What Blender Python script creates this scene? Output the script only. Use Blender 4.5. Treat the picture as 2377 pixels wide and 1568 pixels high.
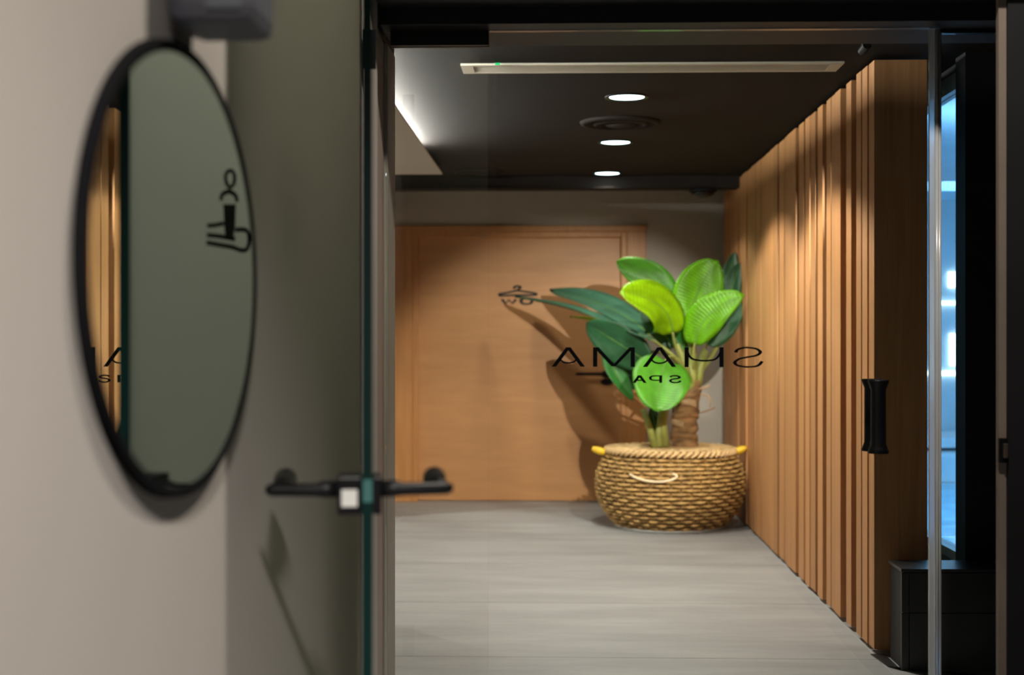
import bpy, bmesh, math, random
from mathutils import Vector, Matrix

# ------------------------------------------------------------------ scene, camera, world, exposure
SC = bpy.context.scene
COL = SC.collection
random.seed(7)
for o in list(bpy.data.objects):
    bpy.data.objects.remove(o)

F = 3300.0                     # focal length in pixels of the 2377 wide frame
CX, CY = 1188.5, 784.0
CAMZ = 1.28
YAW = math.radians(1.8)
cam_d = bpy.data.cameras.new('camera')
cam_d.sensor_width = 36.0
cam_d.lens = F / 2377.0 * 36.0
cam_d.clip_start = 0.02
cam_d.dof.use_dof = True
cam_d.dof.focus_distance = 4.6
cam_d.dof.aperture_fstop = 2.9
cam = bpy.data.objects.new('camera', cam_d)
COL.objects.link(cam)
cam.location = (0, 0, CAMZ)
cam.rotation_euler = (math.pi / 2, 0, YAW)
SC.camera = cam

w = bpy.data.worlds.new('world'); SC.world = w
w.use_nodes = True
w.node_tree.nodes['Background'].inputs[0].default_value = (0.5, 0.48, 0.45, 1)
w.node_tree.nodes['Background'].inputs[1].default_value = 0.03

SC.view_settings.view_transform = 'Standard'
SC.view_settings.look = 'None'
SC.view_settings.gamma = 1.0
SC.view_settings.use_curve_mapping = False
SC.view_settings.exposure = 0.0
SC.cycles.use_denoising = True
SC.cycles.max_bounces = 12
SC.cycles.transparent_max_bounces = 24
SC.cycles.sample_clamp_indirect = 4.0
SC.cycles.caustics_reflective = False
SC.cycles.caustics_refractive = False

# ------------------------------------------------------------------ pixel -> place
SY, CYW = math.sin(YAW), math.cos(YAW)
def ray(px, py):
    a = (px - CX) / F
    return Vector((-SY + a * CYW, CYW + a * SY, (CY - py) / F))
O = Vector((0, 0, CAMZ))
def atY(px, py, Y):
    d = ray(px, py); return O + d * (Y / d.y)
def atX(px, py, X):
    d = ray(px, py); return O + d * (X / d.x)
def atZ(px, py, Z):
    d = ray(px, py); return O + d * ((Z - CAMZ) / d.z)

# ------------------------------------------------------------------ materials
MATS = {}
def nodes(name):
    m = bpy.data.materials.new(name); m.use_nodes = True
    nt = m.node_tree
    return m, nt, nt.nodes['Principled BSDF'], nt.nodes, nt.links

def plain(name, col, rough=0.5, metal=0.0, var=0.06, scale=6.0, bump=0.0, bscale=60, spec=0.5, stretch=(1, 1, 1), emit=None):
    if name in MATS: return MATS[name]
    m, nt, b, N, L = nodes(name)
    tc = N.new('ShaderNodeTexCoord'); mp = N.new('ShaderNodeMapping')
    mp.inputs['Scale'].default_value = stretch
    L.new(tc.outputs['Object'], mp.inputs['Vector'])
    nz = N.new('ShaderNodeTexNoise'); nz.inputs['Scale'].default_value = scale; nz.inputs['Detail'].default_value = 5
    L.new(mp.outputs[0], nz.inputs['Vector'])
    rp = N.new('ShaderNodeValToRGB')
    rp.color_ramp.elements[0].position = 0.3; rp.color_ramp.elements[1].position = 0.7
    rp.color_ramp.elements[0].color = tuple(max(0, c * (1 - var)) for c in col) + (1,)
    rp.color_ramp.elements[1].color = tuple(min(1, c * (1 + var)) for c in col) + (1,)
    L.new(nz.outputs['Fac'], rp.inputs[0]); L.new(rp.outputs[0], b.inputs['Base Color'])
    b.inputs['Roughness'].default_value = rough; b.inputs['Metallic'].default_value = metal
    b.inputs['Specular IOR Level'].default_value = spec
    if bump:
        n2 = N.new('ShaderNodeTexNoise'); n2.inputs['Scale'].default_value = bscale; n2.inputs['Detail'].default_value = 4
        L.new(mp.outputs[0], n2.inputs['Vector'])
        bp = N.new('ShaderNodeBump'); bp.inputs['Strength'].default_value = bump; bp.inputs['Distance'].default_value = 0.01
        L.new(n2.outputs['Fac'], bp.inputs['Height']); L.new(bp.outputs[0], b.inputs['Normal'])
    if emit:
        b.inputs['Emission Color'].default_value = tuple(emit[0]) + (1,)
        b.inputs['Emission Strength'].default_value = emit[1]
    MATS[name] = m
    return m

def wood(name, c0, c1, rough=0.45, stretch=(14, 14, 0.6), rnd=0.12, scale=3.0):
    m, nt, b, N, L = nodes(name)
    tc = N.new('ShaderNodeTexCoord'); mp = N.new('ShaderNodeMapping'); mp.inputs['Scale'].default_value = stretch
    oi = N.new('ShaderNodeObjectInfo')
    L.new(tc.outputs['Object'], mp.inputs['Vector'])
    cmb = N.new('ShaderNodeCombineXYZ'); mul = N.new('ShaderNodeMath'); mul.operation = 'MULTIPLY'; mul.inputs[1].default_value = 37.0
    L.new(oi.outputs['Random'], mul.inputs[0])
    for i in range(3): L.new(mul.outputs[0], cmb.inputs[i])
    L.new(cmb.outputs[0], mp.inputs['Location'])
    n1 = N.new('ShaderNodeTexNoise'); n1.inputs['Scale'].default_value = scale; n1.inputs['Detail'].default_value = 8; n1.inputs['Distortion'].default_value = 0.6
    L.new(mp.outputs[0], n1.inputs['Vector'])
    rp = N.new('ShaderNodeValToRGB'); e = rp.color_ramp.elements
    e[0].position = 0.3; e[1].position = 0.72; e[0].color = tuple(c0) + (1,); e[1].color = tuple(c1) + (1,)
    L.new(n1.outputs['Fac'], rp.inputs[0])
    hs = N.new('ShaderNodeHueSaturation')
    mr = N.new('ShaderNodeMapRange'); mr.inputs[3].default_value = 1 - rnd; mr.inputs[4].default_value = 1 + rnd
    L.new(oi.outputs['Random'], mr.inputs[0]); L.new(mr.outputs[0], hs.inputs['Value'])
    L.new(rp.outputs[0], hs.inputs['Color']); L.new(hs.outputs[0], b.inputs['Base Color'])
    b.inputs['Roughness'].default_value = rough
    bp = N.new('ShaderNodeBump'); bp.inputs['Strength'].default_value = 0.15; bp.inputs['Distance'].default_value = 0.004
    L.new(n1.outputs['Fac'], bp.inputs['Height']); L.new(bp.outputs[0], b.inputs['Normal'])
    MATS[name] = m
    return m

def clear_glass(name, tint=(0.93, 0.96, 0.95), base=0.035, edge=0.8, rough=0.0):
    m = bpy.data.materials.new(name); m.use_nodes = True
    nt = m.node_tree; N, L = nt.nodes, nt.links
    for n in list(N): N.remove(n)
    out = N.new('ShaderNodeOutputMaterial'); mix = N.new('ShaderNodeMixShader')
    tr = N.new('ShaderNodeBsdfTransparent'); tr.inputs[0].default_value = tuple(tint) + (1,)
    gl = N.new('ShaderNodeBsdfGlossy'); gl.inputs['Roughness'].default_value = rough
    lw = N.new('ShaderNodeLayerWeight'); lw.inputs[0].default_value = 0.5
    pw = N.new('ShaderNodeMath'); pw.operation = 'POWER'; pw.inputs[1].default_value = 5.0
    ma = N.new('ShaderNodeMath'); ma.operation = 'MULTIPLY_ADD'; ma.inputs[1].default_value = edge; ma.inputs[2].default_value = base
    L.new(lw.outputs['Facing'], pw.inputs[0]); L.new(pw.outputs[0], ma.inputs[0])
    L.new(ma.outputs[0], mix.inputs[0]); L.new(tr.outputs[0], mix.inputs[1]); L.new(gl.outputs[0], mix.inputs[2])
    L.new(mix.outputs[0], out.inputs[0])
    MATS[name] = m
    return m

def emission(name, col, s):
    m = bpy.data.materials.new(name); m.use_nodes = True
    nt = m.node_tree; N, L = nt.nodes, nt.links
    for n in list(N): N.remove(n)
    out = N.new('ShaderNodeOutputMaterial'); em = N.new('ShaderNodeEmission')
    em.inputs[0].default_value = tuple(col) + (1,); em.inputs[1].default_value = s
    L.new(em.outputs[0], out.inputs[0]); MATS[name] = m
    return m

def frosted(name):
    m = bpy.data.materials.new(name); m.use_nodes = True
    nt = m.node_tree; N, L = nt.nodes, nt.links
    for n in list(N): N.remove(n)
    out = N.new('ShaderNodeOutputMaterial')
    tl = N.new('ShaderNodeBsdfTranslucent'); tl.inputs[0].default_value = (0.74, 0.77, 0.70, 1)
    df = N.new('ShaderNodeBsdfDiffuse'); df.inputs[0].default_value = (0.16, 0.20, 0.18, 1)
    gl = N.new('ShaderNodeBsdfGlossy'); gl.inputs['Roughness'].default_value = 0.35
    a = N.new('ShaderNodeMixShader'); a.inputs[0].default_value = 0.28
    c = N.new('ShaderNodeMixShader'); c.inputs[0].default_value = 0.04
    L.new(tl.outputs[0], a.inputs[1]); L.new(df.outputs[0], a.inputs[2])
    L.new(a.outputs[0], c.inputs[1]); L.new(gl.outputs[0], c.inputs[2]); L.new(c.outputs[0], out.inputs[0])
    MATS[name] = m
    return m

def leaf_mat(name, col, tr=0.4, rough=0.35):
    m = bpy.data.materials.new(name); m.use_nodes = True
    nt = m.node_tree; N, L = nt.nodes, nt.links
    b = N['Principled BSDF']; out = N['Material Output']
    tc = N.new('ShaderNodeTexCoord')
    sp = N.new('ShaderNodeSeparateXYZ'); L.new(tc.outputs['UV'], sp.inputs[0])
    wv = N.new('ShaderNodeTexWave'); wv.inputs['Scale'].default_value = 7.0; wv.inputs['Distortion'].default_value = 1.5
    wv.bands_direction = 'Y'
    L.new(tc.outputs['UV'], wv.inputs['Vector'])
    nz = N.new('ShaderNodeTexNoise'); nz.inputs['Scale'].default_value = 4.0; L.new(tc.outputs['UV'], nz.inputs['Vector'])
    rp = N.new('ShaderNodeValToRGB'); e = rp.color_ramp.elements
    e[0].color = tuple(c * 0.75 for c in col) + (1,); e[1].color = tuple(min(1, c * 1.2) for c in col) + (1,)
    e[0].position = 0.3; e[1].position = 0.7
    L.new(nz.outputs['Fac'], rp.inputs[0])
    # pale midrib band
    su = N.new('ShaderNodeMath'); su.operation = 'SUBTRACT'; su.inputs[1].default_value = 0.5; L.new(sp.outputs[0], su.inputs[0])
    ab = N.new('ShaderNodeMath'); ab.operation = 'ABSOLUTE'; L.new(su.outputs[0], ab.inputs[0])
    lt = N.new('ShaderNodeMath'); lt.operation = 'LESS_THAN'; lt.inputs[1].default_value = 0.022; L.new(ab.outputs[0], lt.inputs[0])
    mx = N.new('ShaderNodeMix'); mx.data_type = 'RGBA'; L.new(lt.outputs[0], mx.inputs[0])
    L.new(rp.outputs[0], mx.inputs[6]); mx.inputs[7].default_value = tuple(c * 0.8 for c in col) + (1,)
    L.new(mx.outputs[2], b.inputs['Base Color'])
    b.inputs['Roughness'].default_value = rough
    bp = N.new('ShaderNodeBump'); bp.inputs['Strength'].default_value = 0.3; bp.inputs['Distance'].default_value = 0.006
    L.new(wv.outputs['Fac'], bp.inputs['Height']); L.new(bp.outputs[0], b.inputs['Normal'])
    t = N.new('ShaderNodeBsdfTranslucent')
    L.new(mx.outputs[2], t.inputs[0])
    ms = N.new('ShaderNodeMixShader'); ms.inputs[0].default_value = tr
    L.new(b.outputs[0], ms.inputs[1]); L.new(t.outputs[0], ms.inputs[2]); L.new(ms.outputs[0], out.inputs[0])
    MATS[name] = m
    return m

M_wall = plain('wall_plaster', (0.50, 0.455, 0.40), 0.85, var=0.03, scale=2, bump=0.05, bscale=120, spec=0.25)
M_nearwall = plain('entrance_plaster', (0.50, 0.463, 0.425), 0.85, var=0.02, scale=2, bump=0.05, bscale=120, spec=0.25)
M_dark = plain('dark_ceiling_paint', (0.027, 0.022, 0.020), 0.9, var=0.08, scale=3, bump=0.05, bscale=40, spec=0.1)
M_black = plain('black_paint', (0.010, 0.010, 0.012), 0.55, var=0.1, spec=0.3)
M_print = plain('black_vinyl', (0.006, 0.006, 0.007), 0.9, var=0.05, spec=0.05)
M_blackmetal = plain('black_metal', (0.005, 0.005, 0.006), 0.38, var=0.1, spec=0.25)
M_tile = None
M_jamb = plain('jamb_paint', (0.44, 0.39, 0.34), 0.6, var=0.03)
M_white = plain('white_plastic', (0.75, 0.75, 0.72), 0.4, var=0.02)
M_slat = wood('slat_oak', (0.44, 0.20, 0.075), (0.60, 0.30, 0.12), 0.6, rnd=0.10)
M_door = wood('door_oak', (0.52, 0.25, 0.095), (0.60, 0.30, 0.12), 0.45, stretch=(1.2, 4, 9), rnd=0.02, scale=2.0)
M_frame = wood('frame_oak', (0.50, 0.22, 0.07), (0.60, 0.285, 0.10), 0.45, stretch=(12, 12, 0.8), rnd=0.02)
M_glass = clear_glass('clear_glass')
M_pool_glass = clear_glass('wet_glass', (0.85, 0.93, 0.97), 0.04, 0.5, 0.05)
M_frost = frosted('frosted_glass')
M_edge = plain('glass_edge_green', (0.001, 0.018, 0.015), 0.4, var=0.1, spec=0.2)
M_mirror = plain('mirror_silver', (0.70, 0.79, 0.76), 0.0, 1.0, var=0.0)
M_seal = plain('clear_seal', (0.86, 0.92, 0.97), 0.15, 0.0, var=0.02)
M_seal.node_tree.nodes['Principled BSDF'].inputs['Transmission Weight'].default_value = 0.5
M_straw = plain('straw', (0.55, 0.34, 0.12), 0.65, var=0.35, scale=14, bump=0.5, bscale=90)
M_straw2 = plain('straw_rim', (0.66, 0.45, 0.22), 0.7, var=0.35, scale=16, bump=0.6, bscale=70)
M_liner = plain('basket_liner', (0.16, 0.085, 0.02), 0.8, var=0.3, scale=20)
M_yellow = plain('yellow_rope', (0.75, 0.48, 0.02), 0.5, var=0.2, scale=30, bump=0.4)
M_cord = plain('pale_cord', (0.85, 0.68, 0.45), 0.6, var=0.1)
M_bark = plain('bark_fibre', (0.25, 0.135, 0.055), 0.85, var=0.6, scale=9, bump=1.0, bscale=22, stretch=(1, 1, 3))
M_stem = plain('leaf_stem', (0.27, 0.30, 0.075), 0.5, var=0.25, scale=12)
M_rib = plain('leaf_rib', (0.13, 0.30, 0.04), 0.5, var=0.2, scale=12)
M_dry = plain('dry_sheath', (0.42, 0.28, 0.15), 0.7, var=0.25, scale=20)
M_tileblk = plain('black_tile', (0.022, 0.021, 0.022), 0.35, var=0.25, scale=5, bump=0.05)
M_grille = plain('grille_beige', (0.62, 0.56, 0.45), 0.5, var=0.03)
M_grille_in = plain('grille_shade', (0.08, 0.07, 0.055), 0.7, var=0.05)
M_strip = plain('brown_gasket', (0.19, 0.155, 0.125), 0.7, var=0.1)
M_grey = plain('grey_plastic', (0.10, 0.10, 0.125), 0.5, var=0.05)
M_poolw = plain('pool_wall', (0.62, 0.66, 0.70), 0.6, var=0.08, scale=3)
M_poolframe = plain('pool_frame', (0.55, 0.60, 0.65), 0.4, var=0.03)

def tile_mat():
    m, nt, b, N, L = nodes('floor_tile')
    tc = N.new('ShaderNodeTexCoord'); mp = N.new('ShaderNodeMapping'); mp.inputs['Scale'].default_value = (0.7, 3.0, 1)
    oi = N.new('ShaderNodeObjectInfo'); mu = N.new('ShaderNodeVectorMath'); mu.operation = 'SCALE'; mu.inputs['Scale'].default_value = 3.0
    L.new(oi.outputs['Location'], mu.inputs[0])
    L.new(tc.outputs['Object'], mp.inputs[0]); L.new(mu.outputs[0], mp.inputs['Location'])
    n1 = N.new('ShaderNodeTexNoise'); n1.inputs['Scale'].default_value = 1.6; n1.inputs['Detail'].default_value = 9; n1.inputs['Roughness'].default_value = 0.62
    L.new(mp.outputs[0], n1.inputs[0])
    rp = N.new('ShaderNodeValToRGB'); e = rp.color_ramp.elements
    e[0].position = 0.28; e[1].position = 0.74; e[0].color = (0.275, 0.28, 0.285, 1); e[1].color = (0.415, 0.42, 0.43, 1)
    L.new(n1.outputs['Fac'], rp.inputs[0]); L.new(rp.outputs[0], b.inputs['Base Color'])
    b.inputs['Roughness'].default_value = 0.55; b.inputs['Specular IOR Level'].default_value = 0.35
    return m
M_tile = tile_mat()
M_grout = plain('grout', (0.52, 0.52, 0.52), 0.9)

# ------------------------------------------------------------------ mesh helpers
def mesh_obj(name, verts, faces, mat, parent=None, smooth=False):
    me = bpy.data.meshes.new(name); me.from_pydata([tuple(v) for v in verts], [], faces); me.update()
    if mat: me.materials.append(mat)
    if smooth:
        for p in me.polygons: p.use_smooth = True
    o = bpy.data.objects.new(name, me); COL.objects.link(o)
    if parent: o.parent = parent
    return o

def bm_obj(name, bm, mat, parent=None, smooth=False):
    bmesh.ops.recalc_face_normals(bm, faces=bm.faces)
    me = bpy.data.meshes.new(name); bm.to_mesh(me); bm.free()
    if mat: me.materials.append(mat)
    if smooth:
        for p in me.polygons: p.use_smooth = True
    o = bpy.data.objects.new(name, me); COL.objects.link(o)
    if parent: o.parent = parent
    return o

def add_box(bm, a, b, bevel=0.0):
    r = bmesh.ops.create_cube(bm, size=1.0)
    c = [(a[i] + b[i]) / 2 for i in range(3)]; s = [abs(b[i] - a[i]) for i in range(3)]
    for v in r['verts']:
        v.co = Vector((v.co.x * s[0] + c[0], v.co.y * s[1] + c[1], v.co.z * s[2] + c[2]))
    if bevel > 0:
        ed = list({e for v in r['verts'] for e in v.link_edges})
        bmesh.ops.bevel(bm, geom=ed, offset=bevel, segments=2, affect='EDGES', profile=0.6)

def box(name, a, b, mat, parent=None, bevel=0.0):
    bm = bmesh.new(); add_box(bm, a, b, bevel)
    return bm_obj(name, bm, mat, parent)

def tube_into(bm, pts, rad, seg=10, cap=True):
    pts = [Vector(p) for p in pts]; n = len(pts)
    rads = rad if isinstance(rad, (list, tuple)) else [rad] * n
    rings = []; up = None
    for i, p in enumerate(pts):
        t = (pts[min(i + 1, n - 1)] - pts[max(i - 1, 0)]).normalized()
        if up is None:
            up = Vector((0, 0, 1)) if abs(t.z) < 0.9 else Vector((1, 0, 0))
        s = t.cross(up).normalized(); u = s.cross(t).normalized(); up = u
        rings.append([bm.verts.new(p + (s * math.cos(k * 2 * math.pi / seg) + u * math.sin(k * 2 * math.pi / seg)) * rads[i]) for k in range(seg)])
    for i in range(n - 1):
        for k in range(seg):
            bm.faces.new((rings[i][k], rings[i][(k + 1) % seg], rings[i + 1][(k + 1) % seg], rings[i + 1][k]))
    if cap:
        bm.faces.new(rings[0][::-1]); bm.faces.new(rings[-1])

def tube(name, pts, rad, mat, parent=None, seg=10, smooth=True):
    bm = bmesh.new(); tube_into(bm, pts, rad, seg)
    return bm_obj(name, bm, mat, parent, smooth)

def lathe(name, prof, mat, parent=None, seg=48, loc=(0, 0, 0), smooth=True, axis='Z'):
    vs, fs = [], []
    for r, z in prof:
        for k in range(seg):
            a = 2 * math.pi * k / seg
            p = (r * math.cos(a), r * math.sin(a), z)
            if axis == 'Y': p = (p[0], p[2], p[1])
            if axis == 'X': p = (p[2], p[0], p[1])
            vs.append((p[0] + loc[0], p[1] + loc[1], p[2] + loc[2]))
    for i in range(len(prof) - 1):
        for k in range(seg):
            fs.append((i * seg + k, i * seg + (k + 1) % seg, (i + 1) * seg + (k + 1) % seg, (i + 1) * seg + k))
    if prof[0][0] > 1e-6: fs.append(tuple(range(seg))[::-1])
    if prof[-1][0] > 1e-6: fs.append(tuple((len(prof) - 1) * seg + k for k in range(seg)))
    return mesh_obj(name, vs, fs, mat, parent, smooth)

def bez(p0, p1, p2, n):
    p0, p1, p2 = Vector(p0), Vector(p1), Vector(p2)
    return [p0 * (1 - t) ** 2 + p1 * 2 * t * (1 - t) + p2 * t * t for t in [i / n for i in range(n + 1)]]

def tag(o, label, cat, group=None, kind=None):
    o['label'] = label; o['category'] = cat
    if group: o['group'] = group
    if kind: o['kind'] = kind
    return o

def empty(name, loc, label, cat, kind=None, group=None):
    o = bpy.data.objects.new(name, None); COL.objects.link(o); o.location = loc
    o.empty_display_size = 0.1
    return tag(o, label, cat, group, kind)

def settle(root):
    """parts were written in world coordinates: keep them there under the moved empty"""
    bpy.context.view_layer.update()
    inv = root.matrix_world.inverted()
    for c in root.children:
        if not c.get('_set'):
            c.matrix_parent_inverse = inv

def spot(name, loc, energy, size_deg, blend, col=(1, 0.86, 0.68), radius=0.05, direction=(0, 0, -1), parent=None):
    l = bpy.data.lights.new(name, 'SPOT'); l.energy = energy; l.color = col
    l.spot_size = math.radians(size_deg); l.spot_blend = blend; l.shadow_soft_size = radius
    o = bpy.data.objects.new(name, l); COL.objects.link(o); o.location = loc
    o.rotation_euler = Vector(direction).to_track_quat('-Z', 'Y').to_euler()
    return o

def area(name, loc, energy, size, col, direction):
    l = bpy.data.lights.new(name, 'AREA'); l.energy = energy; l.color = col; l.shape = 'RECTANGLE'
    l.size, l.size_y = size
    o = bpy.data.objects.new(name, l); COL.objects.link(o); o.location = loc
    o.rotation_euler = Vector(direction).to_track_quat('-Z', 'Y').to_euler()
    return o

# ------------------------------------------------------------------ key measures (metres)
XW = -0.452          # near left wall
YG = 3.70           # closed glass door
ZC = 2.42           # dark ceiling
YB = 11.05          # back wall
XS = 1.28           # slat faces
ZGT = atY(1500, 71, YG).z     # top of the glass door
ZS, XSO = 2.36, -0.755         # beige soffit, its edge

# ------------------------------------------------------------------ structure: floor
fl = box('floor', (-5.0, -3.2, -0.12), (2.6, 11.3, -0.0012), M_grout)
tag(fl, 'grey large-format tiled floor running through the corridor', 'floor', kind='structure')
TW, TD = 2.38, 1.17
tm = None
jy = 5.69
rows = [jy + TD * k for k in range(-8, 5)]
for y0 in rows:
    for x0 in (-1.10 - TW, -1.10, -1.10 + TW):
        if y0 > 11: continue
        if tm is None:
            bm = bmesh.new(); add_box(bm, (0.002, 0.002, -0.001), (TW - 0.002, TD - 0.002, 0.0))
            t = bm_obj('floor_tile', bm, M_tile, fl); tm = t.data
        else:
            t = bpy.data.objects.new('floor_tile', tm); COL.objects.link(t); t.parent = fl
        t.location = (x0, y0, 0)

# ------------------------------------------------------------------ structure: walls
o = box('wall_left', (XW - 0.12, -3.2, 0), (XW, 3.575, 3.3), M_nearwall)
tag(o, 'beige plaster wall carrying the round mirror', 'wall', kind='structure')
# painted jamb of the glass door, three stepped profiles with grooves between
jr = empty('trim_1', (XW, 3.7, 0), 'beige painted door jamb with narrow grooves beside the glass door', 'door jamb', kind='structure')
yA = atX(886, 600, XW).y; yB_ = atX(899, 600, XW + 0.002).y; yC = atX(918, 600, XW + 0.004).y
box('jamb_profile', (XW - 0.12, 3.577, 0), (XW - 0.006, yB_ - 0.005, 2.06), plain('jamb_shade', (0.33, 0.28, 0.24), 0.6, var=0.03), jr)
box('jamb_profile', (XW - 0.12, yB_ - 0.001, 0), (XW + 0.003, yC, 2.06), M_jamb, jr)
settle(jr)
o = box('wall_front', (-4.6, yC - 0.10, 0), (XW - 0.12, yC, 2.6), M_wall)
tag(o, 'beige partition wall beside the glass door, lobby side', 'wall', kind='structure')
# near room
o = box('wall_right', (1.20, -3.2, 0), (1.32, 3.44, 3.3), M_black)
tag(o, 'black painted wall at the edge of the glass front', 'wall', kind='structure')
o = box('wall_near', (XW - 0.12, -3.3, 0), (1.32, -3.2, 2.02), plain('brown_wall', (0.20, 0.18, 0.16), 0.8))
tag(o, 'brown wall closing the entrance room behind the viewer', 'wall', kind='structure')
box('upper_panel', (XW - 0.12, -3.3, 2.021), (1.32, -3.2, 3.3), M_black, o)
o = box('ceiling', (XW - 0.12, -3.3, 3.3), (1.9, 3.62, 3.4), M_dark)
tag(o, 'dark ceiling of the entrance room', 'ceiling', kind='structure')
# black header over the glass front
o = box('trim_2', (XW + 0.001, 3.40, ZGT + 0.045), (1.32, 3.62, 3.299), M_black)
tag(o, 'black boxed header above the glass door', 'header', kind='structure')
box('header_end', (XW - 0.12, 3.577, 2.0605), (XW + 0.0005, yC, 2.62), M_black, o)
box('header_rail', (XW + 0.001, 3.622, ZGT + 0.003), (2.0, yC - 0.04, 2.62), M_black, o)
# right jamb of the glass front
XJ = atY(2312, 700, 3.77).x
o = box('trim_3', (XJ, 3.68, 0), (1.9, 3.77, ZGT + 0.002), M_black)
tag(o, 'black door post at the end of the glass front', 'door post', kind='structure')

# lobby
o = box('wall_back', (-4.6, YB, 0), (-1.35, YB + 0.15, 2.7), M_wall)
tag(o, 'beige end wall of the corridor around the wooden door', 'wall', kind='structure')
D0 = atY(972, 553, YB + 0.05); D1 = atY(1441, 1166, YB + 0.05)
FO0 = atY(906, 525, YB); FO1 = atY(1500, 525, YB)
bm = bmesh.new()
add_box(bm, (-1.35, YB, 0), (FO0.x + 0.02, YB + 0.15, 2.7))
add_box(bm, (FO1.x - 0.02, YB, 0), (1.75, YB + 0.15, 2.7))
add_box(bm, (FO0.x + 0.02, YB, FO0.z - 0.02), (FO1.x - 0.02, YB + 0.15, 2.7))
bm_obj('wall_section', bm, M_wall, o)
YBM = atZ(1300, 408, ZC).y
zf = atY(1300, 437, YBM).z
o = box('trim_4', (-4.5, YBM, zf), (1.42, YBM + 0.16, ZC - 0.002), M_dark)
tag(o, 'dark ceiling beam crossing the corridor before the end wall', 'beam', kind='structure')
o = box('ceiling_lobby', (-4.6, yC - 0.04, ZC), (1.665, YB + 0.15, ZC + 0.1), M_dark)
o.name = 'ceiling'
tag(o, 'dark brown ceiling of the corridor', 'ceiling', kind='structure')
o = box('trim_5', (-4.5, yC + 0.002, ZS), (XSO, atZ(1033, 405, ZS).y, ZS + 0.010), M_wall)
tag(o, 'beige lowered ceiling panel hiding the cove light', 'soffit', kind='structure')
# left wall of the lobby with an opening to a lit side room
o = box('wall_side', (-1.42, yC, 0), (-1.30, 7.0, ZS - 0.002), M_wall)
o.name = 'wall_lobby'
tag(o, 'beige side wall of the lobby with an open passage', 'wall', kind='structure')
box('wall_section', (-1.42, 10.02, 0), (-1.30, YB, ZS - 0.002), M_wall, o)
o = box('wall_far', (-4.7, yC, 0), (-4.6, YB, 2.7), M_wall)
o.name = 'wall_passage'
tag(o, 'beige wall at the far side of the open passage', 'wall', kind='structure')

# ------------------------------------------------------------------ wooden door
zt = FO0.z
dr = empty('door_1', ((D0.x + D1.x) / 2, YB, 0), 'wide oak veneer door in a moulded oak frame at the corridor end', 'door', kind='structure')
dl = box('door_leaf', (D0.x - 0.01, YB + 0.05, 0.006), (D1.x + 0.01, YB + 0.095, D0.z + 0.01), M_door, dr)
mw = 0.045
for (x0, x1) in ((FO0.x, D0.x), (D1.x, FO1.x)):
    s = 1 if x0 < 0 else -1
    xi, xo_ = (x1, x0) if s > 0 else (x0, x1)
    box('casing', (min(xo_, xi - s * mw), YB - 0.022, 0), (max(xo_, xi - s * mw), YB + 0.10, D0.z + mw), M_frame, dr, 0.004)
    box('stop_moulding', (min(xi, xi - s * mw), YB - 0.008, 0), (max(xi, xi - s * mw), YB + 0.10, D0.z + mw), M_frame, dr, 0.006)
box('casing', (FO0.x, YB - 0.024, D0.z + mw), (FO1.x, YB + 0.10, zt), M_frame, dr, 0.004)
box('stop_moulding', (D0.x, YB - 0.008, D0.z), (D1.x, YB + 0.10, D0.z + mw), M_frame, dr, 0.006)
YD = YB + 0.05
# lever and key rosette
hp0 = atY(1336, 869, YD - 0.05); hp1 = atY(1410, 869, YD - 0.05)
bm = bmesh.new()
tube_into(bm, [hp0, hp0 + Vector((0.03, 0, 0)), hp1], [0.008, 0.012, 0.013], 12)
tube_into(bm, [hp1, (hp1.x + 0.004, YD - 0.02, hp1.z), (hp1.x + 0.004, YD, hp1.z)], 0.014, 12)
bm_obj('lever_handle', bm, M_blackmetal, dr, True)
c = atY(1410, 869, YD)
bm = bmesh.new(); bmesh.ops.create_cone(bm, cap_ends=True, segments=24, radius1=0.05, radius2=0.05, depth=0.01)
for v in bm.verts: v.co = Vector((v.co.x, v.co.z, v.co.y * 0.55)) + Vector((c.x, YD - 0.005, c.z))
bm_obj('lever_rosette', bm, M_blackmetal, dr)
c = atY(1409, 887, YD)
bm = bmesh.new(); bmesh.ops.create_cone(bm, cap_ends=True, segments=24, radius1=0.05, radius2=0.05, depth=0.012)
for v in bm.verts: v.co = Vector((v.co.x, v.co.z, v.co.y * 0.5)) + Vector((c.x, YD - 0.006, c.z))
bm_obj('key_rosette', bm, M_blackmetal, dr)

def stroke_poly(bm, pts, place, wx, wy, thick, closed=False):
    """pts in pixel-like 2d; broad-nib outline; place(x,y,k) -> 3d with k = 0 back / 1 front"""
    n = len(pts); L_, R_ = [], []
    for i, p in enumerate(pts):
        a = pts[(i - 1) % n] if (closed or i > 0) else pts[0]
        b = pts[(i + 1) % n] if (closed or i < n - 1) else pts[-1]
        tx, ty = b[0] - a[0], b[1] - a[1]; l = math.hypot(tx, ty) or 1
        nx, ny = -ty / l, tx / l
        L_.append((p[0] + nx * wx, p[1] + ny * wy)); R_.append((p[0] - nx * wx, p[1] - ny * wy))
    m = n if closed else n - 1
    V = [[bm.verts.new(place(*q, k)) for q in S] for S in (L_, R_) for k in (0, 1)]
    l0, l1, r0, r1 = V
    for i in range(m):
        j = (i + 1) % n
        bm.faces.new((l0[i], l0[j], r0[j], r0[i])); bm.faces.new((l1[i], r1[i], r1[j], l1[j]))
        bm.faces.new((l0[i], l1[i], l1[j], l0[j])); bm.faces.new((r0[i], r0[j], r1[j], r1[i]))
    if not closed:
        bm.faces.new((l0[0], r0[0], r1[0], l1[0])); bm.faces.new((l0[-1], l1[-1], r1[-1], r0[-1]))

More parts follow.
